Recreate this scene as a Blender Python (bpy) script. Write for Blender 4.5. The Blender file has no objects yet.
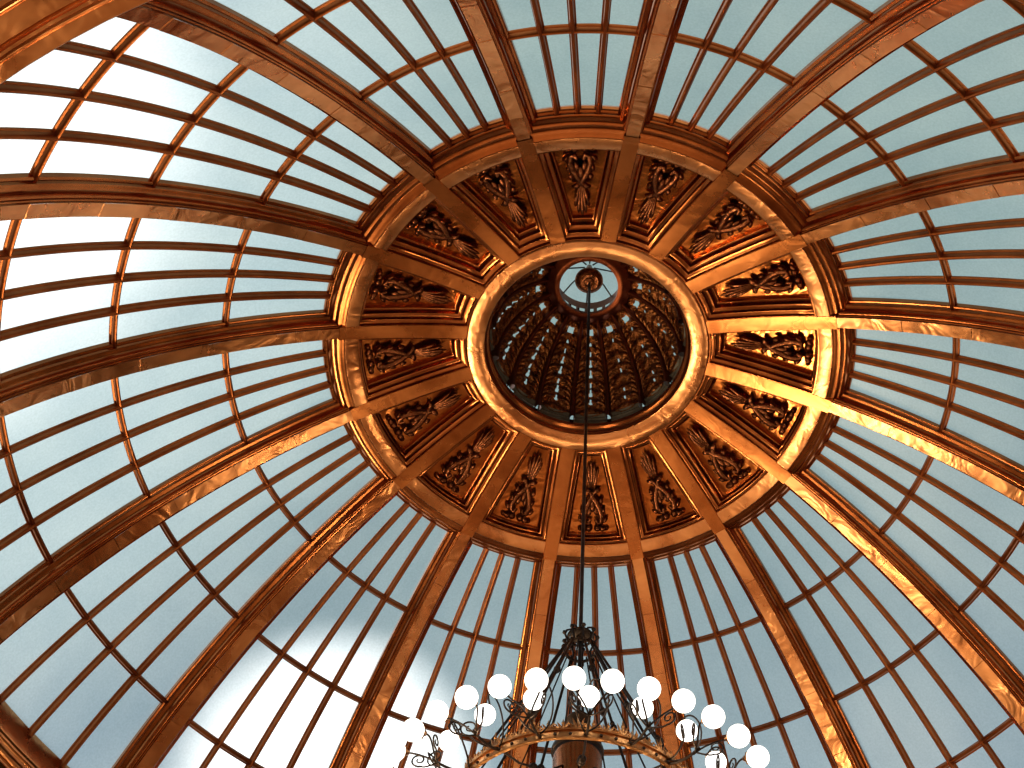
import bpy, math, random
from mathutils import Vector, Matrix, noise
random.seed(4)
C = bpy.context.scene.collection
PI = math.pi
sin, cos = math.sin, math.cos
R = math.radians

# ------------------------------------------------------------------ survey
CAM_H = 1.6                      # eye height above the hall floor
CAM_D = 6.064                    # eye to dome axis
F_PX = 1244.2
ZC = 4.747 + CAM_H               # centre of the dome sphere
N = 16
STEP = 2 * PI / N
RIB0 = PI / 2 - 3.3915           # math angle of rib 0 (top left of the topmost coffer), ribs follow in +STEP
GLASS = 5.918
FACE = 5.705
TH_TOP, TH_BASE = .43, 1.112
ROWS = [.5937, .5937 + .1728, .5937 + 2 * .1728]

def rib_ang(k): return RIB0 + STEP * k
def bay_ang(k): return RIB0 + STEP * (k + .5)

# ------------------------------------------------------------------ mesh helper
class MB:
    def __init__(s): s.v = []; s.f = []
    def add(s, vs, fs):
        o = len(s.v); s.v += [tuple(p) for p in vs]; s.f += [[i + o for i in f] for f in fs]
    def grid(s, rows, closed_u=False, closed_v=False, flip=False):
        n, m = len(rows), len(rows[0]); vs = [p for r in rows for p in r]; fs = []
        for i in range(n if closed_u else n - 1):
            for j in range(m if closed_v else m - 1):
                a, b = i * m + j, i * m + (j + 1) % m
                c, d = ((i + 1) % n) * m + (j + 1) % m, ((i + 1) % n) * m + j
                fs.append([a, d, c, b] if flip else [a, b, c, d])
        s.add(vs, fs)
    def revolve(s, prof, n=96, flip=False, a0=0, a1=2 * PI):
        full = abs(a1 - a0 - 2 * PI) < 1e-6
        k = n if full else n + 1
        s.grid([[(r * cos(a0 + (a1 - a0) * i / n), r * sin(a0 + (a1 - a0) * i / n), z) for r, z in prof] for i in range(k)], closed_u=full, flip=flip)
    def tube(s, pts, rad, n=8, caps=True, closed=False):
        pts = [Vector(p) for p in pts]; m = len(pts)
        rads = rad if isinstance(rad, (list, tuple)) else [rad] * m
        rows = []; nrm = None
        for i, p in enumerate(pts):
            if closed: t = pts[(i + 1) % m] - pts[i - 1]
            else: t = pts[min(i + 1, m - 1)] - pts[max(i - 1, 0)]
            t.normalize()
            if nrm is None:
                nrm = t.orthogonal().normalized()
            nrm = (nrm - t * nrm.dot(t))
            if nrm.length < 1e-6: nrm = t.orthogonal()
            nrm.normalize(); b = t.cross(nrm)
            rows.append([p + (nrm * cos(2 * PI * j / n) + b * sin(2 * PI * j / n)) * rads[i] for j in range(n)])
        o = len(s.v)
        s.grid(rows, closed_v=True, closed_u=closed)
        if caps and not closed:
            s.f.append([o + j for j in range(n)][::-1]); s.f.append([o + (m - 1) * n + j for j in range(n)])
    def ball(s, c, r, nu=14, nv=10, ax=None, sc=(1, 1, 1)):
        """ellipsoid; ax = 3 axes as a matrix (columns)"""
        c = Vector(c); M = ax or Matrix.Identity(3); rows = []
        for i in range(nv + 1):
            ph = PI * i / nv
            rows.append([c + M @ Vector((sc[0] * r * sin(ph) * cos(2 * PI * j / nu), sc[1] * r * sin(ph) * sin(2 * PI * j / nu), sc[2] * r * cos(ph))) for j in range(nu)])
        s.grid(rows, closed_v=True, flip=True)
    def box(s, c, sx, sy, sz, ax=None):
        c = Vector(c); M = ax or Matrix.Identity(3)
        vs = [c + M @ Vector((x * sx / 2, y * sy / 2, z * sz / 2)) for x in (-1, 1) for y in (-1, 1) for z in (-1, 1)]
        s.add(vs, [[0, 1, 3, 2], [4, 6, 7, 5], [0, 4, 5, 1], [2, 3, 7, 6], [0, 2, 6, 4], [1, 5, 7, 3]])
    def build(s, name, mat, parent=None, off=None, smooth=True, sharp=32):
        me = bpy.data.meshes.new(name)
        vs = [tuple(Vector(v) - Vector(off)) for v in s.v] if off is not None else s.v
        me.from_pydata(vs, [], s.f); me.update()
        import bmesh
        bm = bmesh.new(); bm.from_mesh(me)
        bmesh.ops.remove_doubles(bm, verts=bm.verts, dist=1e-5)
        bmesh.ops.recalc_face_normals(bm, faces=bm.faces)
        bm.to_mesh(me); bm.free()
        if smooth:
            me.polygons.foreach_set('use_smooth', [True] * len(me.polygons))
            me.set_sharp_from_angle(angle=R(sharp))
        me.materials.append(mat)
        o = bpy.data.objects.new(name, me); C.objects.link(o)
        if parent is not None: o.parent = parent
        return o

def empty(name, loc=(0, 0, 0), rz=0):
    o = bpy.data.objects.new(name, None); o.empty_display_size = .2
    C.objects.link(o); o.location = loc; o.rotation_euler = (0, 0, rz); return o
def tag(o, label, cat, group=None):
    o['label'] = label; o['category'] = cat
    if group: o['group'] = group
    return o
def struct(o, label=None):
    o['kind'] = 'structure'
    if label: o['label'] = label
    return o
def copy_tree(o, parent=None):
    c = o.copy(); C.objects.link(c)
    if parent is not None: c.parent = parent
    for ch in list(o.children): copy_tree(ch, c)
    return c

def SP(rho, th, az=0., s=0.):
    """point on a sphere round the dome centre, s = straight sideways offset"""
    r = rho * sin(th)
    return Vector((r * cos(az) - s * sin(az), r * sin(az) + s * cos(az), ZC + rho * cos(th)))
def SA(rho, th, s=0.):
    """same but the sideways offset runs along the circle"""
    return SP(rho, th, s / (rho * sin(th)))

# ------------------------------------------------------------------ materials
def mat(name):
    m = bpy.data.materials.new(name); m.use_nodes = True
    nt = m.node_tree; nt.nodes.clear(); return m, nt
def nd(nt, t, **kw):
    n = nt.nodes.new(t)
    for k, v in kw.items():
        if k.startswith('i_'):
            key = k[2:]; n.inputs[int(key) if key.isdigit() else key].default_value = v
        else: setattr(n, k, v)
    return n
def ramp(nt, stops, interp='LINEAR'):
    n = nt.nodes.new('ShaderNodeValToRGB'); e = n.color_ramp.elements; n.color_ramp.interpolation = interp
    while len(e) < len(stops): e.new(.5)
    for el, (p, c) in zip(e, stops): el.position = p; el.color = (*c, 1)
    return n
def copper(name, dark, light, rough=(.25, .45), metal=1.0, scale=3., bump=.25, bscale=9., patina=None, detail=3, dist=.02):
    m, nt = mat(name); L = nt.links.new
    geo = nd(nt, 'ShaderNodeNewGeometry')
    n1 = nd(nt, 'ShaderNodeTexNoise', i_Scale=scale, i_Detail=5., i_Roughness=.6, i_Distortion=.4); L(geo.outputs['Position'], n1.inputs['Vector'])
    stops = [(.3, dark), (.7, light)]
    if patina: stops = [(.25, patina)] + [(.36, dark), (.72, light)]
    r1 = ramp(nt, stops); L(n1.outputs['Fac'], r1.inputs['Fac'])
    n2 = nd(nt, 'ShaderNodeTexNoise', i_Scale=bscale, i_Detail=float(detail), i_Roughness=.5, i_Distortion=1.2); L(geo.outputs['Position'], n2.inputs['Vector'])
    mr = nd(nt, 'ShaderNodeMapRange', i_3=rough[0], i_4=rough[1]); L(n1.outputs['Fac'], mr.inputs['Value'])
    b = nd(nt, 'ShaderNodeBump', i_Strength=bump, i_Distance=dist); L(n2.outputs['Fac'], b.inputs['Height'])
    p = nd(nt, 'ShaderNodeBsdfPrincipled', i_Metallic=metal)
    L(r1.outputs['Color'], p.inputs['Base Color']); L(mr.outputs['Result'], p.inputs['Roughness']); L(b.outputs['Normal'], p.inputs['Normal'])
    o = nd(nt, 'ShaderNodeOutputMaterial'); L(p.outputs[0], o.inputs[0]); return m
def plain(name, a, b, rough=.6, scale=4., metal=0., bump=.1):
    return copper(name, a, b, (rough, rough + .1), metal, scale, bump, scale * 4)

M_FACE = copper('beaten_copper_sheet', (.45, .175, .066), (.78, .375, .165), (.19, .36), 1., 1.6, .38, 3.6, detail=2, dist=.03)
M_MOULD = copper('copper_moulding', (.31, .10, .033), (.51, .19, .065), (.16, .30), 1., 2.5, .06, 8.)
M_SPOKE = copper('coffer_copper', (.40, .14, .043), (.62, .245, .085), (.2, .36), 1., 2.2, .18, 4., detail=2)
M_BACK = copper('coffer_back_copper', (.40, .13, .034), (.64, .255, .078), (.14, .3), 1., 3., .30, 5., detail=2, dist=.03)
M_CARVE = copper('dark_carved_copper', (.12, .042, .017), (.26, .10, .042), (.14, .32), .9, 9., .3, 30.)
M_BAR = copper('glazing_bar_copper', (.27, .085, .025), (.42, .15, .05), (.28, .45), .9, 3., .1, 14.)
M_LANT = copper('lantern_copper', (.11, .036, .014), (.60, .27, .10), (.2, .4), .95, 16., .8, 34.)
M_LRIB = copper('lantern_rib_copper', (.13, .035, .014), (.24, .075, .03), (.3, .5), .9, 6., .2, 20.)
M_IRON = copper('dark_iron', (.035, .028, .026), (.10, .075, .06), (.3, .5), .9, 8., .1, 30.)
M_BRASS = copper('aged_brass', (.32, .145, .055), (.62, .32, .13), (.25, .42), 1., 7., .3, 25.)
M_DRUM = plain('green_plaster', (.035, .05, .03), (.07, .085, .05), .8, 3.)
M_STONE = plain('grey_lantern_wall', (.10, .09, .075), (.2, .185, .155), .8, 8.)
M_FLOOR = plain('hall_floor_stone', (.28, .17, .1), (.42, .28, .17), .35, 1.5)
M_WALL = plain('hall_wall_plaster', (.33, .22, .13), (.42, .29, .18), .8, 1.2)
M_CEIL = plain('hall_ceiling_plaster', (.3, .22, .15), (.36, .27, .18), .85, 1.2)

def glass_mat():
    m, nt = mat('frosted_glass'); L = nt.links.new
    geo = nd(nt, 'ShaderNodeNewGeometry')
    n1 = nd(nt, 'ShaderNodeTexNoise', i_Scale=1.3, i_Detail=3.); L(geo.outputs['Position'], n1.inputs['Vector'])
    n2 = nd(nt, 'ShaderNodeTexNoise', i_Scale=55., i_Detail=2.); L(geo.outputs['Position'], n2.inputs['Vector'])
    r1 = ramp(nt, [(.3, (.80, .86, .87)), (.7, (.96, .98, .96))]); L(n1.outputs['Fac'], r1.inputs['Fac'])
    r2 = ramp(nt, [(.3, (.88, .88, .88)), (.7, (1, 1, 1))]); L(n2.outputs['Fac'], r2.inputs['Fac'])
    mx = nd(nt, 'ShaderNodeMix', data_type='RGBA', blend_type='MULTIPLY', i_0=1.)
    L(r1.outputs['Color'], mx.inputs[6]); L(r2.outputs['Color'], mx.inputs[7])
    t = nd(nt, 'ShaderNodeBsdfTransparent'); L(mx.outputs[2], t.inputs['Color'])
    d = nd(nt, 'ShaderNodeBsdfTranslucent'); L(mx.outputs[2], d.inputs['Color'])
    ms = nd(nt, 'ShaderNodeMixShader', i_0=.3); L(t.outputs[0], ms.inputs[1]); L(d.outputs[0], ms.inputs[2])
    g = nd(nt, 'ShaderNodeBsdfGlossy', i_Roughness=.3)
    ms2 = nd(nt, 'ShaderNodeMixShader', i_0=.03); L(ms.outputs[0], ms2.inputs[1]); L(g.outputs[0], ms2.inputs[2])
    o = nd(nt, 'ShaderNodeOutputMaterial'); L(ms2.outputs[0], o.inputs[0]); return m
M_GLASS = glass_mat()
def globe_mat():
    m, nt = mat('lit_opal_glass'); L = nt.links.new
    lw = nd(nt, 'ShaderNodeLayerWeight', i_Blend=.35)
    r = ramp(nt, [(.3, (1, .985, .95)), (1., (1, .86, .66))]); L(lw.outputs['Facing'], r.inputs['Fac'])
    e = nd(nt, 'ShaderNodeEmission', i_Strength=2.6); L(r.outputs['Color'], e.inputs['Color'])
    o = nd(nt, 'ShaderNodeOutputMaterial'); L(e.outputs[0], o.inputs[0]); return m
M_GLOBE = globe_mat()

# ------------------------------------------------------------------ camera
pitch, yaw, roll = 1.0082, -.0568, .0744
fw = Vector((sin(yaw) * cos(pitch), cos(yaw) * cos(pitch), sin(pitch)))
rt = Vector((cos(yaw), -sin(yaw), 0)); up = rt.cross(fw)
r2 = rt * cos(roll) + up * sin(roll); u2 = up * cos(roll) - rt * sin(roll)
cd = bpy.data.cameras.new('camera'); cam = bpy.data.objects.new('camera', cd); C.objects.link(cam)
M = Matrix((r2, u2, -fw)).transposed().to_4x4(); M.translation = Vector((0, -CAM_D, CAM_H)); cam.matrix_world = M
cd.sensor_width = 36; cd.lens = F_PX / 1024 * 36; cd.shift_x = -36.42 / 1024; cd.shift_y = 4.25 / 1024
cd.clip_start = .05; cd.clip_end = 500
bpy.context.scene.camera = cam
def ray(x, y):
    return (fw + r2 * ((x - 512 - 36.42) / F_PX) - u2 * ((y - 384 - 4.25) / F_PX)).normalized()

# ------------------------------------------------------------------ sky
W = bpy.data.worlds.new('sky'); bpy.context.scene.world = W; W.use_nodes = True
nt = W.node_tree; nt.nodes.clear(); L = nt.links.new
tc = nd(nt, 'ShaderNodeTexCoord'); nv = nd(nt, 'ShaderNodeVectorMath', operation='NORMALIZE'); L(tc.outputs['Generated'], nv.inputs[0])
cl = nd(nt, 'ShaderNodeTexNoise', i_Scale=2.6, i_Detail=6., i_Roughness=.55, i_Distortion=.3); L(nv.outputs[0], cl.inputs['Vector'])
sx = nd(nt, 'ShaderNodeSeparateXYZ'); L(nv.outputs[0], sx.inputs[0])
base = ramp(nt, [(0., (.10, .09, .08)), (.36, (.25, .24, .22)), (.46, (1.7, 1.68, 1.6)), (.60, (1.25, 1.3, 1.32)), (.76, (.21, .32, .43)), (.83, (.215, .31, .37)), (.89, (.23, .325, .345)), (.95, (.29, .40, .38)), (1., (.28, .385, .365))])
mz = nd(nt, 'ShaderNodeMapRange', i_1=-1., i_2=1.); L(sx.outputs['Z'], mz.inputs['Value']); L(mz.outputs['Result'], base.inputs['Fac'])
csc = ramp(nt, [(.3, (.88, .88, .89)), (.7, (1.10, 1.09, 1.07))]); L(cl.outputs['Fac'], csc.inputs['Fac'])
mb = nd(nt, 'ShaderNodeMix', data_type='RGBA', blend_type='MULTIPLY', i_0=1.); L(base.outputs['Color'], mb.inputs[6]); L(csc.outputs['Color'], mb.inputs[7])
acc = mb.outputs[2]
def lobe(d, lo, hi, col, k, acc, wob=.25):
    dt = nd(nt, 'ShaderNodeVectorMath', operation='DOT_PRODUCT', i_1=tuple(d)); L(nv.outputs[0], dt.inputs[0])
    wb = nd(nt, 'ShaderNodeMath', operation='MULTIPLY_ADD', i_1=wob * (hi - lo), i_2=-.5 * wob * (hi - lo)); L(cl.outputs['Fac'], wb.inputs[0])
    ad = nd(nt, 'ShaderNodeMath', operation='ADD'); L(dt.outputs['Value'], ad.inputs[0]); L(wb.outputs[0], ad.inputs[1])
    mr = nd(nt, 'ShaderNodeMapRange', i_1=lo, i_2=hi, interpolation_type='SMOOTHSTEP'); L(ad.outputs[0], mr.inputs['Value'])
    mu = nd(nt, 'ShaderNodeMath', operation='MULTIPLY', i_1=k); L(mr.outputs['Result'], mu.inputs[0])
    mx = nd(nt, 'ShaderNodeMix', data_type='RGBA', blend_type='MIX', i_7=(*col, 1)); mx.clamp_factor = True
    L(mu.outputs[0], mx.inputs[0]); L(acc, mx.inputs[6]); return mx.outputs[2]
acc = lobe(ray(-215, 75), cos(R(31)), cos(R(14)), (.62, .74, .75), 1., acc)
acc = lobe(ray(-215, 75), cos(R(17.5)), cos(R(10)), (1.6, 1.65, 1.65), 1., acc, .5)
acc = lobe(ray(320, 790), cos(R(7.6)), cos(R(3.6)), (1.9, 1.9, 1.9), 1., acc, .8)
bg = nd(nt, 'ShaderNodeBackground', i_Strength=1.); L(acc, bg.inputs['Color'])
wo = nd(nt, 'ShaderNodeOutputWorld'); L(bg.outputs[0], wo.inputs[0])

# ------------------------------------------------------------------ hall (setting)
HALL = 9.5; HC = 6.95
fl = MB(); fl.box((0, 0, -.1), 2 * HALL, 2 * HALL, .2); struct(fl.build('floor', M_FLOOR, smooth=False))
for nm, cx, cy, w, d in (('wall_left', -HALL - .1, 0, .2, 2 * HALL + .4), ('wall_right', HALL + .1, 0, .2, 2 * HALL + .4), ('wall_far', 0, HALL + .1, 2 * HALL, .2), ('wall_near', 0, -HALL - .1, 2 * HALL, .2)):
    w_ = MB(); w_.box((cx, cy, HC / 2), w, d, HC); struct(w_.build(nm, M_WALL, smooth=False))
cb = MB(); RH = 5.40; nseg = 64
ring = [(RH * cos(2 * PI * i / nseg + PI / 4), RH * sin(2 * PI * i / nseg + PI / 4)) for i in range(nseg)]
sq = []
for x, y in ring:
    k = HALL / max(abs(x), abs(y)); sq.append((x * k, y * k))
cb.grid([[(a[0], a[1], HC), (b[0], b[1], HC), (b[0], b[1], HC + .15), (a[0], a[1], HC + .15)] for a, b in zip(ring, sq)], closed_u=True, closed_v=True)
struct(cb.build('ceiling', M_CEIL, smooth=False))
BR, BZ = GLASS * sin(TH_BASE), ZC + GLASS * cos(TH_BASE)      # foot of the glass
dr = MB(); dr.revolve([(BR + .12, BZ + .02), (BR + .12, BZ - .3), (BR + .12, HC + .12), (5.30, HC + .05)], 96); struct(dr.build('wall_drum', M_DRUM))
# copper cornice at the foot of the dome
co = MB()
prof = [(.12, .06), (.0, .06), (-.035, .045), (-.045, .03), (-.045, -.17), (-.04, -.185), (-.02, -.19), (-.015, -.205), (.0, -.21), (.012, -.225), (.012, -.245), (.03, -.25), (.035, -.265), (.05, -.28), (.065, -.28), (.075, -.295), (.075, -.31), (.12, -.315)]
co.revolve([(BR + a, BZ + b) for a, b in prof], 144); struct(co.build('trim_1', M_FACE, sharp=40), 'copper cornice band at the foot of the dome glass')
# copper lined edge of the hall ceiling, under the drum
ce = MB(); ez = 5.309 + CAM_H
prof = [(5.30, .16), (5.02, .15), (5.005, .13), (5.0, .0), (5.004, -.006), (5.065, -.008), (5.07, -.016), (5.078, -.022), (5.087, -.016), (5.09, -.004), (5.105, -.003), (5.108, -.016), (5.117, -.024), (5.126, -.016), (5.13, -.004), (5.225, -.006), (5.23, -.02), (5.24, -.026), (5.25, -.02), (5.254, -.006), (5.315, -.008), (5.32, -.024), (5.33, -.03), (5.34, -.024), (5.345, -.006), (5.40, -.004), (5.46, .03)]
ce.revolve([(r, ez + b) for r, b in prof], 144); struct(ce.build('trim_3', M_FACE, sharp=40), 'moulded copper edge of the round hall opening in the upper left corner')

# ------------------------------------------------------------------ glazed bays
def bar_prof(w=.032, d=.074):
    return [(-w, 0), (-w, .014), (-w * .62, .022), (-w * .62, d * .72), (-w * .4, d * .9), (0, d), (w * .4, d * .9), (w * .62, d * .72), (w * .62, .022), (w, .014), (w, 0)]
def rib_w(th): return .88 + .20 * min(1, (th - .41) / .5)
RIB_H = .165
def bar_off(th, q):
    r = GLASS * sin(th)
    half = STEP / 2 * r - RIB_H * rib_w(th) * .97
    return q * half
G = 'frosted glass bays between the dome ribs'
bay_words = ['directly above the oculus at the top edge', 'at the top edge just right of the topmost bay', 'in the upper right corner above the right-hand ribs', 'at the right edge, upper of the three bays there',
             'at the right edge level with the oculus', 'at the right edge just below oculus level', 'in the lower right corner', 'right of the chandelier at the bottom edge', 'straight behind the chandelier cable and crown',
             'left of the chandelier globes, behind the leftmost globes', 'with bright white panes at the bottom edge, lower left', 'in the lower left corner, reaching the cornice', 'at the left edge just below oculus level',
             'at the left edge level with the top of the oculus', 'with bright white panes in the upper left corner', 'at the top edge, left of the topmost bay']
b0 = SP(GLASS, TH_BASE); b0l = Vector((b0.x, 0, b0.z))
def make_bay():
    root = empty('window_1')
    g = MB()
    ths = [TH_TOP - .02 + (TH_BASE + .01 - TH_TOP + .02) * i / 28 for i in range(29)]
    g.grid([[SP(GLASS, t, STEP * (j / 8 - .5)) for j in range(9)] for t in ths]); g.build('glass', M_GLASS, root, b0l)
    for q in (-.5, 0, .5):
        m = MB(); rows = []
        for i in range(41):
            t = TH_TOP - .015 + (TH_BASE - TH_TOP + .015) * i / 40; s0 = bar_off(t, q)
            rows.append([SA(GLASS - d, t, s0 + s) for s, d in bar_prof()])
        m.grid(rows); m.build('glazing_bar', M_BAR, root, b0l)
    for th in ROWS:
        m = MB(); rows = []
        for i in range(25):
            a = STEP * (i / 24 - .5)
            rows.append([SP(GLASS - d * .97, th + s / GLASS, a) for s, d in bar_prof(.031, .072)])
        m.grid(rows); m.build('crossbar', M_BAR, root, b0l)
    return root
proto = make_bay()
for k in range(N):
    o = proto if k == 0 else copy_tree(proto)
    a = bay_ang(k); o.name = 'window_%d' % (k + 1)
    o.location = (b0.x * cos(a), b0.x * sin(a), b0.z); o.rotation_euler.z = a
    struct(o, 'frosted glass bay ' + bay_words[k])

# ------------------------------------------------------------------ ribs
rib_prof = [(.165, 0), (.165, .05), (.157, .056), (.142, .06), (.138, .078), (.143, .086), (.143, .096), (.134, .104), (.118, .108), (.105, .12), (.10, .14), (.09, .158), (.08, .167), (.071, .169), (.071, .186), (.062, .191), (.062, .213)]
rib_words = ['climbing to the top edge, left of the topmost glass bay', 'climbing to the top edge, right of the topmost glass bay', 'running up into the upper right corner', 'leaving at the right edge, uppermost of those ending there',
             'leaving at the right edge level with the oculus rim', 'with golden glints, leaving at the right edge below oculus level', 'with gold patches, running down into the lower right corner', 'leaving the bottom edge right of the chandelier globes',
             'directly behind the right half of the chandelier', 'directly behind the left half of the chandelier crown rods', 'leaving the bottom edge just left of the leftmost chandelier globes', 'leaving the bottom edge near the lower left corner',
             'leaving at the left edge, lowest of those ending there', 'leaving at the left edge, middle of those ending there', 'leaving at the left edge, uppermost of those ending there', 'running up into the upper left corner']
TH_OC = .2035; RBF = FACE
p0 = Vector((FACE * sin(TH_BASE), 0, ZC + FACE * cos(TH_BASE)))
def make_rib():
    root = empty('dome_rib')
    ths = [.415 + (TH_BASE + .004 - .415) * i / 56 for i in range(57)]
    lap = lambda t: FACE + .002 - .0045 * ((t - .415) * RBF / .62 % 1)
    fts = []
    for q in ths:
        fts.append(q)
    fts = sorted(fts + [.415 + n_ * .62 / RBF + e_ for n_ in range(1, 7) for e_ in (-.0004, .0004) if .415 + n_ * .62 / RBF < TH_BASE])
    m = MB(); m.grid([[SP(lap(t), t, 0, s * rib_w(t)) for s in (-.0625, -.058, -.03, 0, .03, .058, .0625)] for t in fts]); m.build('face_plate', M_FACE, root, p0)
    for sg in (-1, 1):
        m = MB(); m.grid([[SP(GLASS - d, t, 0, sg * s * rib_w(t)) for s, d in rib_prof] for t in ths]); m.build('side_moulding', M_MOULD, root, p0)
    m = MB(); ts = [TH_OC - .004 + (.420 - TH_OC + .004) * i / 16 for i in range(17)]
    m.grid([[SP(rho, t, 0, s) for s, rho in ((-.07, FACE + .20), (-.07, FACE + .002), (-.066, FACE - .004), (0, FACE - .005), (.066, FACE - .004), (.07, FACE + .002), (.07, FACE + .20))] for t in ts])
    m.build('spoke', M_SPOKE, root, p0)
    return root
proto = make_rib()
for k in range(N):
    o = proto if k == 0 else copy_tree(proto)
    a = rib_ang(k); o.location = (p0.x * cos(a), p0.x * sin(a), p0.z); o.rotation_euler.z = a
    tag(o, 'curved copper dome rib ' + rib_words[k], 'rib', 'curved copper ribs of the dome')

# ------------------------------------------------------------------ rings
def sph(pr): return [(rho * sin(t), ZC + rho * cos(t)) for rho, t in pr]
cring = empty('copper_ring', (0, 0, ZC + FACE * cos(.40))); crl = Vector(cring.location)
tag(cring, 'wide copper ring with stepped mouldings circling the carved coffers', 'ring')
m = MB(); m.revolve(sph([(5.716, .4105), (5.7075, .4095), (5.7065, .4085), (5.7065, .3885), (5.708, .3875), (5.73, .387), (5.85, .387)]), 160); m.build('face_plate', M_FACE, cring, crl, sharp=40)
m = MB()
m.revolve(sph([(5.93, .4385), (5.89, .4385), (5.88, .4375), (5.876, .436), (5.868, .4345), (5.856, .4345), (5.848, .4355), (5.838, .4355), (5.831, .4335), (5.82, .432), (5.795, .431), (5.78, .4285), (5.773, .425), (5.762, .4242), (5.752, .423), (5.742, .4205), (5.736, .417), (5.728, .4155), (5.720, .4125), (5.712, .4105)]), 160)
m.build('stepped_moulding', M_MOULD, cring, crl, sharp=40)
m = MB()
e0 = 1.151; zf = CAM_H
oc = empty('oculus_ring', (0, 0, 10.33 + zf)); ocl = Vector(oc.location)
tag(oc, 'flat copper oculus ring framing the dark openwork lantern', 'ring')
m.revolve([(1.20, 10.46 + zf), (1.175, 10.34 + zf), (1.16, 10.318 + zf), (e0, 10.314 + zf), (.998, 10.340 + zf), (.99, 10.346 + zf)], 128); m.build('face_plate', M_FACE, oc, ocl, sharp=40)
m = MB(); m.revolve([(.99, 10.346 + zf), (.985, 10.365 + zf), (.975, 10.375 + zf), (.972, 10.395 + zf), (.985, 10.405 + zf), (.99, 10.425 + zf), (.98, 10.44 + zf), (.962, 10.446 + zf), (.952, 10.46 + zf), (.952, 10.50 + zf), (.965, 10.51 + zf), (1.06, 10.515 + zf)], 128); m.build('inner_moulding', M_MOULD, oc, ocl, sharp=40)
m = MB(); m.revolve(sph([(5.97, .17), (5.97, .25), (5.97, .35), (5.945, .433)]), 96); struct(m.build('light_block_shell', M_MOULD), 'added outer shell over the coffers, blocking stray light')  # unseen shell added to stop sky light leaking between the coffers

# ------------------------------------------------------------------ carved coffers
T0, T1 = .2075, .3875           # inner and outer edge (polar angle)
RB = FACE
HA = STEP / 2
def half_w(t): return RB * sin(t) * HA - .069
def coffer_pt(u, v, inset_s, inset_i, inset_o, depth):
    """u -1..1 across, v 0..1 from inner to outer end"""
    ta, tb = T0 + inset_i / RB, T1 - inset_o / RB
    t = ta + (tb - ta) * v
    return SA(RB + depth, t, u * (half_w(t) - inset_s) * (RB + depth) / RB)
cof_prof = [(-.004, -.004, -.004, .000), (.004, .006, .004, .000), (.006, .009, .006, .034), (.022, .03, .018, .044), (.038, .046, .028, .046), (.041, .052, .031, .082), (.058, .072, .042, .098), (.072, .088, .052, .102), (.075, .096, .054, .136), (.088, .112, .064, .154), (.096, .122, .07, .158), (.097, .126, .071, .205)]
BD = .20
def loop(pf):
    pts = []; n = 6
    for i in range(n): pts.append((-1 + 2 * i / n, 0))
    for i in range(n): pts.append((1, i / n))
    for i in range(n): pts.append((1 - 2 * i / n, 1))
    for i in range(n): pts.append((-1, 1 - i / n))
    return [coffer_pt(u, v, *pf) for u, v in pts]
ORN0, ORN1 = T0 + .185 / RB, T1 - .125 / RB
def opt(s, v, h):
    """ornament space: s metres across, v 0 (oculus end) .. 1 (outer end), h metres proud of the back"""
    t = ORN0 + (ORN1 - ORN0) * v
    return SA(RB + BD - h, t, s)
OL = RB * (ORN1 - ORN0)
def orn_leaf(m, s0, v0, s1, v1, w, h0, h1, bend=0., th=.5):
    """a plump leaf from (s0,v0) to (s1,v1): tapered tube squashed towards the panel"""
    n = 9; k = 8; rows = []
    dx, dy = (s1 - s0), (v1 - v0) * OL; ln = math.hypot(dx, dy) or 1; nx, ny = -dy / ln, dx / ln
    for i in range(n + 1):
        q = i / n; wid = w * (.55 + .5 * q) * (max(0, 4 * q * (1 - q)) ** .4) if i not in (0, n) else w * .12
        b = bend * sin(PI * q); cs = s0 + dx * q + nx * b; cv = v0 + (v1 - v0) * q + ny * b / OL
        h = h0 + (h1 - h0) * q + .02 * sin(PI * q)
        row = []
        for j in range(k):
            a = 2 * PI * j / k
            o = cos(a) * wid; row.append(opt(cs + nx * o, cv + ny * o / OL, h + sin(a) * wid * th * (1.0 if abs(cos(a)) > .05 else .8)))
        rows.append(row)
    m.grid(rows, closed_v=True)
def orn_tube(m, pts, rad):
    m.tube([opt(*p) for p in pts], rad, 8)
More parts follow.
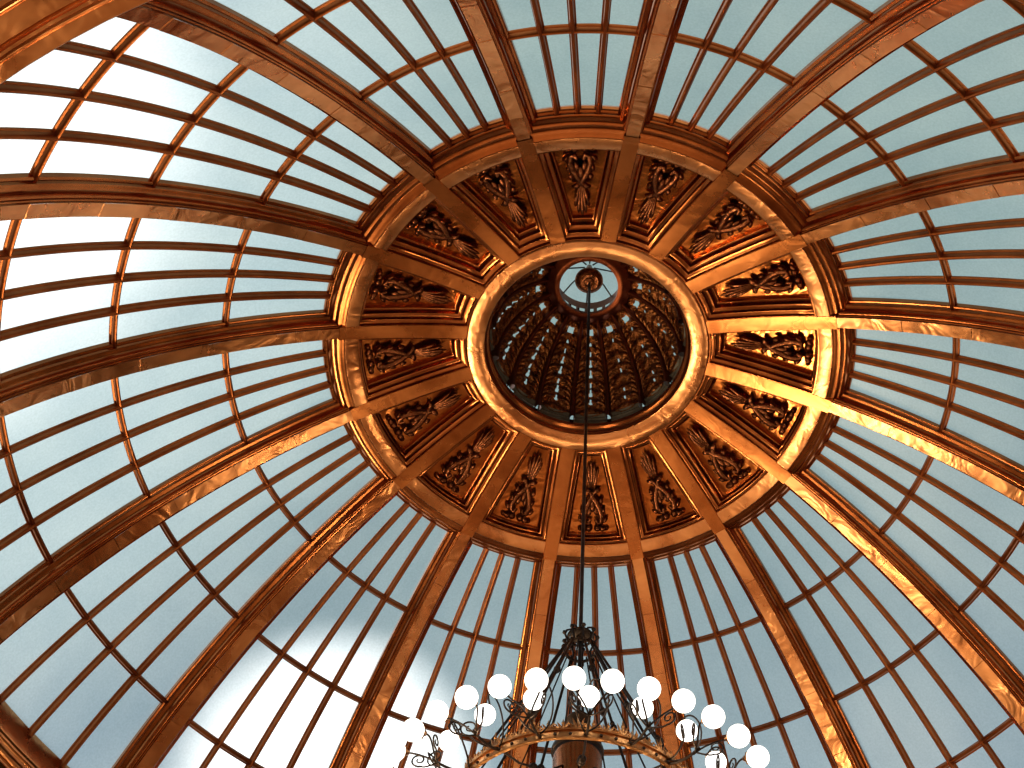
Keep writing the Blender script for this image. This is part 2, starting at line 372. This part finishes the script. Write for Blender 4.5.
def make_coffer():
    root = empty('carved_coffer')
    c0 = SP(RB, (T0 + T1) / 2); c0 = Vector((c0.x, 0, c0.z))
    m = MB(); m.grid([loop(pf) for pf in cof_prof], closed_v=True); m.build('frame_moulding', M_MOULD, root, c0)
    m = MB(); m.grid([[coffer_pt(-1 + 2 * i / 10, j / 10, .090, .118, .064, BD) for i in range(11)] for j in range(11)]); m.build('back_panel', M_BACK, root, c0)
    m = MB()
    for s, v, w, l in ((0, -.02, .022, .03), (.034, .02, .022, .02), (-.034, .02, .022, .02), (.064, .10, .022, .0), (-.064, .10, .022, .0)):   # palmette at the narrow end
        orn_leaf(m, s * .25, .44, s, v, w, .03, .05 + l, 0, 1.)
    for sg in (-1, 1):
        orn_leaf(m, sg * .008, .52, sg * .085, .40, .034, .03, .045, -sg * .02, 1.)
        orn_tube(m, [(sg * .03, .42, .05), (sg * .008, .49, .06), (-sg * .03, .57, .06), (-sg * .068, .68, .055), (-sg * .092, .80, .05), (-sg * .08, .90, .05), (-sg * .048, .91, .055), (-sg * .03, .85, .06)], [.02, .028, .034, .036, .036, .032, .028, .02])
        orn_leaf(m, sg * .04, .60, sg * .102, .535, .034, .03, .045, sg * .02, 1.)
        orn_leaf(m, sg * .07, .70, sg * .132, .70, .038, .03, .045, sg * .02, 1.)
        orn_leaf(m, sg * .09, .82, sg * .155, .86, .04, .02, .04, sg * .02, 1.)
        orn_leaf(m, sg * .06, .94, sg * .14, 1.01, .034, .02, .035, sg * .02, 1.)
        orn_leaf(m, sg * .015, .60, sg * .045, .80, .030, .03, .045, 0, 1.)
    orn_leaf(m, 0, .50, 0, .74, .032, .04, .065, 0, 1.)
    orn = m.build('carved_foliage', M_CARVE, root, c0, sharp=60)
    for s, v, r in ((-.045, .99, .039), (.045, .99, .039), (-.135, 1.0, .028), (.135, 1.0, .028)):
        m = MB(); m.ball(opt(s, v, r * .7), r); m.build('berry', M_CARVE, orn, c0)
    return root, c0
proto, c0 = make_coffer()
cof_words = ['directly above the oculus', 'above the oculus, first right of the topmost coffer', 'at upper right of the oculus, second right of the topmost coffer', 'right of the oculus with a gold lit back, just above centre',
             'straight right of the oculus, brightest gold rim', 'right of the oculus, just below its centre', 'at lower right of the oculus, third right of the cable', 'below the oculus, first right of the cable coffer',
             'directly below the oculus, crossed by the hanging cable', 'below the oculus, first left of the cable', 'below the oculus, second left of the cable', 'at lower left of the oculus, third left of the cable',
             'left of the oculus, just below its centre', 'straight left of the oculus', 'at upper left of the oculus, bright specks round foliage', 'above the oculus, first left of the topmost coffer']
cof_words[6] = 'at lower right of the oculus, second right of the cable coffer'
for k in range(N):
    o = proto if k == 0 else copy_tree(proto)
    a = bay_ang(k); o.location = (c0.x * cos(a), c0.x * sin(a), c0.z); o.rotation_euler.z = a
    tag(o, 'carved copper coffer ' + cof_words[k], 'coffer', 'carved coffers round the oculus')

# ------------------------------------------------------------------ lantern cupola
LZ = 10.62 + CAM_H; LR = .955; LH = 1.21
def LP(u, az, dr=0.):
    """cupola surface, u in degrees from the springing"""
    n = Vector((cos(R(u)) * LH, 0, sin(R(u)) * LR)).normalized()
    r = LR * cos(R(u)) + n.x * dr; z = LZ + LH * sin(R(u)) + n.z * dr
    return Vector((r * cos(az), r * sin(az), z))
lan = empty('openwork_cupola', (0, 0, 10.5 + CAM_H)); lo = Vector((0, 0, 10.5 + CAM_H))
tag(lan, 'dark openwork copper cupola of ribs and leaf panels inside the oculus', 'cupola')
U0, U1 = 1., 64.
def make_leaf_panel(hs=1.):
    m = MB(); nu, nvv = 41, 80
    def disp(u, q): return .012 * noise.noise((q * 7, u * .35, 3.)) + .014 * sin(u * .9 + abs(q) * 5)
    pts = [[LP(U0 + (U1 - U0) * j / nvv, STEP / 2 * q_, disp(U0 + (U1 - U0) * j / nvv, q_)) for q_ in [-1 + 2 * i / (nu - 1) for i in range(nu)]] for j in range(nvv + 1)]
    fs = []
    for j in range(nvv):
        u = U0 + (U1 - U0) * (j + .5) / nvv
        for i in range(nu - 1):
            q = abs(-1 + 2 * (i + .5) / (nu - 1))
            per = 6.4; ph = ((u - U0) / per) % 1
            wq = ((.01 + .14 * (1 - ph)) if ph > .3 else .0) * (1 if (int((u - U0) / per) % 3) else .55) * hs
            hole = 8 < u < 50 and q < wq
            if 53.5 < u < 57.5: hole = q < .28
            edge = False
            if hole or edge: continue
            a = j * nu + i; fs.append([a, a + 1, a + nu + 1, a + nu])
    m.add([p for r in pts for p in r], fs)
    # leaflets springing from both side ribs
    for sg in (-1, 1):
        for i in range(13):
            u = 6 + i * 3.55; rr = cos(R(u)); w = STEP / 2
            a0 = sg * w * .86; a1 = sg * w * (.30 + .07 * (i % 2)); n = 6; rows = []
            for t in range(n + 1):
                q = t / n; az = a0 + (a1 - a0) * q; uu = u + 4.2 * q ** .7; wid = .020 * rr ** .3 * (sin(PI * (q * .9 + .06)) ** .8)
                c = LP(uu, az, -.018 - .025 * sin(PI * q)); tx = Vector((-sin(az), cos(az), 0)) * sg; tu = (LP(uu + 1, az) - LP(uu, az)).normalized()
                nx = (tu * .8 + tx * .5).normalized(); nn = tx.cross(tu).normalized()
                rows.append([c + nx * wid * cos(b * PI / 3) + nn * wid * .6 * sin(b * PI / 3) for b in range(6)])
            m.grid(rows, closed_v=True)
            if i % 2 == 0: m.ball(LP(u + 2, sg * w * .62, -.035), .014, 8, 6)
    return m
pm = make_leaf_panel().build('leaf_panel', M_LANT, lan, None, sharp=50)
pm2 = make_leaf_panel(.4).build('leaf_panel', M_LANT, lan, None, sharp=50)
for k in range(N):
    src = pm2 if k in (2, 3, 4, 5, 6, 7) else pm
    new = k not in (0, 2); o = src.copy() if new else src
    if new: C.objects.link(o); o.parent = lan
    o.location = -lo; o.rotation_euler.z = bay_ang(k)
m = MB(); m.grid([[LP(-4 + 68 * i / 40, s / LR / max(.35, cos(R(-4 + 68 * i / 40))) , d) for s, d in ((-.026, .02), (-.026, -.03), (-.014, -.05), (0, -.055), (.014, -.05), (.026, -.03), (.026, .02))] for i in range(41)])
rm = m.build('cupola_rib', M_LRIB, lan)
for k in range(N):
    o = rm if k == 0 else rm.copy()
    if k: C.objects.link(o); o.parent = lan
    o.location = -lo; o.rotation_euler.z = rib_ang(k)
m = MB(); zz = 11.64 + CAM_H
m.revolve([(.50, zz + .09), (.45, zz + .05), (.435, zz + .02), (.42, zz + .012), (.385, zz + .0), (.37, zz - .012), (.345, zz - .016), (.325, zz - .01), (.308, zz - .006), (.306, zz + .03), (.33, zz + .06)], 72)
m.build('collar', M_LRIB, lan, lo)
# low grey drum under the cupola: sixteen wall plates with slits at the ribs
DR, D0, D1 = .99, 10.505 + CAM_H, 10.645 + CAM_H
for k in range(N):
    m = MB(); a = bay_ang(k); h = STEP / 2 - .018
    if k == 10:          # opening with slats
        for z in (10.56, 10.60, 10.64): m.revolve([(DR, z + CAM_H), (DR + .03, z + .012 + CAM_H)], 4, a0=a - h, a1=a + h * .1)
        m.revolve([(DR, D1 - .03), (DR, D1), (LR - .01, D1 + .012)], 6, a0=a - h, a1=a + h); m.revolve([(DR, D0), (DR, D1)], 4, a0=a - h * .1, a1=a + h * .55)
    else:
        m.revolve([(DR, D0), (DR, D0 + .10), (DR - .015, D0 + .105), (DR - .015, D0 + .125), (DR, D0 + .13), (DR, D1), (LR - .01, D1 + .012)], 6, a0=a - h, a1=a + h)
    m.build('drum_plate', M_STONE, lan, lo)
# glazed crown over the eye
cr = empty('lantern_crown', (0, 0, 11.72 + CAM_H)); cl0 = Vector((0, 0, 11.72 + CAM_H))
tag(cr, 'small glazed crown with round boss, seen through the eye of the cupola', 'skylight')
m = MB(); CRR = .365; nz = 24
for i in range(nz):
    a0, a1 = 2 * PI * i / nz, 2 * PI * (i + 1) / nz
    m.revolve([(CRR, 11.66 + CAM_H), (CRR, 11.76 + CAM_H)], 2, a0=a0, a1=a1); m.revolve([(CRR, 11.84 + CAM_H), (CRR, 11.98 + CAM_H)], 2, a0=a0, a1=a1)
    m.revolve([(CRR, 11.76 + CAM_H), (CRR, 11.84 + CAM_H)], 1, a0=a0, a1=a0 + .4 * (a1 - a0))
m.build('window_band', M_LRIB, cr, cl0)
m = MB(); m.revolve([(CRR + .01, 11.98 + CAM_H), (.26, 12.06 + CAM_H), (.13, 12.11 + CAM_H), (.02, 12.13 + CAM_H)], 48); m.build('glass', M_GLASS, cr, cl0)
for i in range(8):
    a = 2 * PI * i / 8 + R(93) ; m = MB(); m.tube([(CRR * cos(a), CRR * sin(a), 11.97 + CAM_H), (.25 * cos(a), .25 * sin(a), 12.045 + CAM_H), (.05 * cos(a), .05 * sin(a), 12.10 + CAM_H)], .008, 6); m.build('spoke', M_IRON, cr, cl0)
m = MB(); m.revolve([(0, 11.735), (.03, 11.737), (.05, 11.745), (.055, 11.76), (.08, 11.765), (.10, 11.758), (.13, 11.77), (.148, 11.79), (.15, 11.81), (.13, 11.835), (.06, 11.9), (.03, 12.12)], 40)
for i in range(len(m.v)): m.v[i] = (m.v[i][0], m.v[i][1], m.v[i][2] + CAM_H)
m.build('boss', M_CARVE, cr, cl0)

# ------------------------------------------------------------------ chandelier
HZ = 4.85 + CAM_H; HR = .735
ch = empty('chandelier', (0.006, 0, HZ)); ho = Vector((0, 0, HZ))
tag(ch, 'large hoop chandelier with white globe lamps hanging on a long cable', 'chandelier')
z = lambda v: v + CAM_H
m = MB(); m.tube([(0, 0, z(11.745)), (0, 0, z(9)), (0, 0, z(6.46))], .0145, 8); m.build('cable', M_IRON, ch, ho)
# crown cage
m = MB()
m.revolve([(.0, z(6.47)), (.02, z(6.465)), (.03, z(6.44)), (.06, z(6.43)), (.075, z(6.42)), (.07, z(6.405)), (.03, z(6.40)), (.018, z(6.38))], 24)
m.tube([(.105 * cos(2 * PI * i / 24), .105 * sin(2 * PI * i / 24), z(6.27)) for i in range(24)], .012, 6, closed=True)
m.tube([(.085 * cos(2 * PI * i / 24), .085 * sin(2 * PI * i / 24), z(6.40)) for i in range(24)], .010, 6, closed=True)
for i in range(9):
    a = 2 * PI * i / 9; c_, s_ = cos(a), sin(a)
    m.tube([(r * c_, r * s_, z(v)) for r, v in ((.03, 6.43), (.07, 6.45), (.10, 6.43), (.115, 6.39), (.10, 6.35), (.09, 6.32), (.105, 6.27), (.12, 6.24), (.13, 6.26), (.12, 6.28))], .008, 6)
    m.ball((.118 * c_, .118 * s_, z(6.40)), .016, 8, 6)
m.build('crown', M_IRON, ch, ho)
m = MB(); m.tube([(0, 0, z(6.42)), (0, 0, z(5.3))], .014, 8); m.build('stem', M_IRON, ch, ho)
m = MB(); m.revolve([(0, z(5.70)), (.02, z(5.70)), (.035, z(5.68)), (.055, z(5.66)), (.075, z(5.645)), (.08, z(5.63)), (.06, z(5.615)), (.03, z(5.60)), (.022, z(5.56)), (.0, z(5.55))], 24); m.build('hub', M_IRON, ch, ho)
bowl = MB(); bowl.revolve([(0, z(5.44)), (.03, z(5.44)), (.07, z(5.425)), (.12, z(5.415)), (.15, z(5.40)), (.165, z(5.385)), (.165, z(5.36)), (.152, z(5.35)), (.15, z(5.325))], 40)
bo = bowl.build('drum_cap', M_IRON, ch, ho)
m = MB(); m.revolve([(.15, z(5.33)), (.155, z(5.30)), (.15, z(5.15)), (.158, z(5.13)), (.155, z(5.10)), (.10, z(5.02)), (.04, z(4.96)), (.02, z(4.92)), (.035, z(4.89)), (.025, z(4.86)), (0, z(4.85))], 40); m.build('drum', M_MOULD, ch, ho)
# hoop
m = MB(); HT, HB = HZ + .036, HZ - .036
m.revolve([(HR - .002, HB), (HR + .016, HB), (HR + .018, HB + .006), (HR + .016, HB + .012), (HR + .006, HB + .014), (HR + .006, HT - .014), (HR + .016, HT - .012), (HR + .018, HT - .006), (HR + .016, HT), (HR - .002, HT), (HR - .002, HB)], 108)
hp = m.build('hoop', M_BRASS, ch, ho)
m = MB()
for i in range(54):
    a = 2 * PI * i / 54; m.ball(((HR + .007) * cos(a), (HR + .007) * sin(a), HZ), .0105, 8, 6)
m.build('rivets', M_IRON, hp, ho)
m = MB()
for i in range(54):                                   # leaf cresting on the hoop
    a = 2 * PI * (i + .5) / 54; big = i % 3 == 1
    ax = Matrix((( -sin(a), cos(a), 0), (cos(a), sin(a), 0), (0, 0, 1))).transposed(); b = Vector((HR * cos(a), HR * sin(a), HT))
    hh = .115 if big else .075
    for dx, tx, k in ((0, 0, 1), (.012, .034, .72), (-.012, -.034, .72), (.006, .05, .38), (-.006, -.05, .38)):
        pts = [b + ax @ Vector((dx * .4 + (tx - dx * .4) * q, .006 * sin(q * 9), hh * k * q)) for q in (0, .35, .7, 1)]
        m.tube(pts, [.006, .009, .006, .0015], 5)
    m.ball(b + ax @ Vector((0, 0, hh * .62)), .011, 7, 5)
    m.tube([b + ax @ Vector((.032 + .018 * cos(t), 0, .026 + .018 * sin(t))) for t in [PI * j / 5 for j in range(11)]], .004, 5)
m.build('crest', M_BRASS, hp, ho)
# suspension rods
ARM0 = PI / 2 - R(176.4)
for i in range(18):
    a = ARM0 + 2 * PI * i / 18 + PI / 18; m = MB(); c_, s_ = cos(a), sin(a); dbl = i % 2 == 0
    A, B = Vector((.10 * c_, .10 * s_, z(6.30))), Vector(((HR - .01) * c_, (HR - .01) * s_, HT))
    if dbl:
        m.tube([A, B], .0095, 8)
        for q in (.36, .8):
            p = A.lerp(B, q); m.ball(p, .024, 10, 8); m.ball(p + (B - A) * .02, .017, 8, 6); m.ball(p - (B - A) * .02, .017, 8, 6)
    else:
        m.tube([A, A.lerp(B, .5) + Vector((0, 0, -.03)), B], .0055, 6)
    m.build('rod', M_IRON, ch, ho)
for i in range(9):                                    # inner stays with pairs of knobs
    a = ARM0 + 2 * PI * i / 9; c_, s_ = cos(a), sin(a); m = MB()
    m.tube([(r * c_, r * s_, z(v)) for r, v in ((.15, 5.16), (.28, 5.03), (.42, 4.95), (.56, 4.88), (HR - .01, 4.85))], .007, 6)
    for r, v in ((.36, 4.985), (.43, 4.945)): m.ball((r * c_, r * s_, z(v)), .026, 10, 8)
    m.tube([((.30 + .05 * cos(t)) * c_, (.30 + .05 * cos(t)) * s_, z(4.97 + .05 * sin(t))) for t in [1.8 * PI * j / 14 for j in range(15)]], .005, 5)
    m.build('inner_stay', M_IRON, ch, ho)
# arms: one inner and two outer globes each
GR = .0645
def spiral(c, r0, turns, a0, ex, ey, n=26, grow=1.):
    return [Vector(c) + (ex * cos(a0 + turns * 2 * PI * q) + ey * sin(a0 + turns * 2 * PI * q)) * r0 * (1 - .82 * q) for q in [i / n for i in range(n + 1)]]
def bez(p0, p1, p2, p3, n=12):
    p0, p1, p2, p3 = map(Vector, (p0, p1, p2, p3))
    return [p0 * (1 - t) ** 3 + p1 * 3 * t * (1 - t) ** 2 + p2 * 3 * t * t * (1 - t) + p3 * t ** 3 for t in [i / n for i in range(n + 1)]]
X, Z_ = Vector((1, 0, 0)), Vector((0, 0, 1))
def make_arm():
    """local: x outwards from the axis, origin on the axis at hoop height"""
    zo = 4.837 - 4.85; zi = 4.984 - 4.85
    O = [Vector((1.182 * cos(t), 1.182 * sin(t), zo)) for t in (-R(5.05), R(5.05))]
    I = Vector((.896, 0, zi))
    m = MB()
    m.tube(bez((HR + .01, 0, -.01), (HR + .07, 0, -.05), (.90, 0, -.07), (.98, 0, -.04)), [.008] * 10 + [.007, .007, .006], 7)
    tilt = R(62)                                     # globes lean outwards, their sockets are on the inner side
    ends = []
    for o in O:
        sg = 1 if o.y > 0 else -1
        rad = Vector((o.x, o.y, 0)).normalized(); ax = (rad * sin(tilt) - Z_ * cos(tilt) * .55).normalized()   # from socket to globe
        e = o - ax * (GR + .024); ends.append((o, ax, GR))
        m.tube(bez((.93, 0, -.062), (1.0, sg * .01, -.03), tuple(e - ax * .06), tuple(e)), .0055, 6)
        d = Vector((.8, sg * .6, 0)).normalized()
        c = Vector((1.02, sg * .095, -.005)); m.tube(spiral(c, .048, 1.4, -.6 * PI, d, Z_), [.0052] * 18 + [.004] * 9, 6)
        m.tube(bez((.95, sg * .005, -.055), (.98, sg * .03, -.07), (1.0, sg * .07, -.07), c + (d * cos(-.6 * PI) + Z_ * sin(-.6 * PI)) * .048, 8), .0052, 6)
    ax = Vector((.55, 0, -.83)).normalized(); e = I - ax * (GR + .022); ends.append((I, ax, GR * .955))
    m.tube(bez((HR + .012, .0, .015), (.80, .10, .0), (.93, .15, .12), (.93, .07, .225)) + bez((.93, .07, .225), (.93, .02, .27), (.88, .0, .27), tuple(e), 8)[1:], .0052, 6)
    c2 = Vector((.93, -.075, .05)); d2 = Vector((.5, -.86, 0)).normalized()
    m.tube(spiral(c2, .058, 1.45, -.5 * PI, d2, Z_), [.0052] * 18 + [.004] * 9, 6)
    m.tube(bez((HR + .012, -.012, .01), (.82, -.02, -.04), (.88, -.06, -.03), c2 + (d2 * cos(-.5 * PI) + Z_ * sin(-.5 * PI)) * .058, 8), .0052, 6)
    arm = m.build('arm', M_IRON, ch)
    for p, ax, r in ends:
        q = Z_.rotation_difference(ax)
        g = MB(); g.ball((0, 0, 0), r, 28, 18); go = g.build('globe', M_GLOBE, arm, sharp=180); go.location = p
        s = MB(); s.revolve([(0, -r - .026), (.012, -r - .026), (.018, -r - .014), (.030, -r + .0), (.034, -r + .010), (.030, -r + .012), (.022, -r + .005)], 16)
        for i in range(6):
            t = 2 * PI * i / 6; s.ball((.031 * cos(t), .031 * sin(t), -r + .005), .008, 7, 5)
        so = s.build('socket', M_BRASS, arm); so.location = p; so.rotation_mode = 'QUATERNION'; so.rotation_quaternion = q
    return arm
am = make_arm()
for i in range(18):
    o = am if i == 0 else copy_tree(am, ch)
    o.rotation_euler.z = ARM0 + 2 * PI * i / 18

# ------------------------------------------------------------------ added lights, unseen below the frame
def area(name, loc, target, size, power, col):
    d = bpy.data.lights.new(name, 'AREA'); d.energy = power; d.size = size; d.color = col; d.shape = 'DISK'
    o = bpy.data.objects.new(name, d); C.objects.link(o); o.location = loc
    o.rotation_euler = (Vector(target) - Vector(loc)).to_track_quat('-Z', 'Y').to_euler(); return o
for i, (x, y, e, sz) in enumerate(((-7.8, -1.5, 300, .7), (-6.0, 3.5, 120, .5), (-3.5, -7.5, 100, .5), (3.0, -8.0, 90, .5), (6.5, -3., 70, .5), (5.0, 4.5, 90, .5), (0., 6.5, 60, .5), (-3.7, 6.4, 330, .8), (-4.6, 5.0, 150, .5))):
    area('added_uplight', (x, y, 2.6), (-x * .35, -y * .35, 11), sz, e * .8, (1., .80, .54))  # added warm lights, placed to raise highlights and streaks on the copper
area('added_fill', (0, -1, .5), (0, 0, 12), 7., 60, (1., .72, .45))  # added broad fill from below, no real source in the floor

sc = bpy.context.scene
sc.view_settings.view_transform = 'Standard'; sc.view_settings.look = 'Medium High Contrast'; sc.view_settings.exposure = 0; sc.view_settings.gamma = 1
sc.cycles.max_bounces = 8; sc.cycles.diffuse_bounces = 3; sc.cycles.glossy_bounces = 4; sc.cycles.transparent_max_bounces = 12
sc.cycles.sample_clamp_indirect = 6; sc.cycles.use_denoising = True
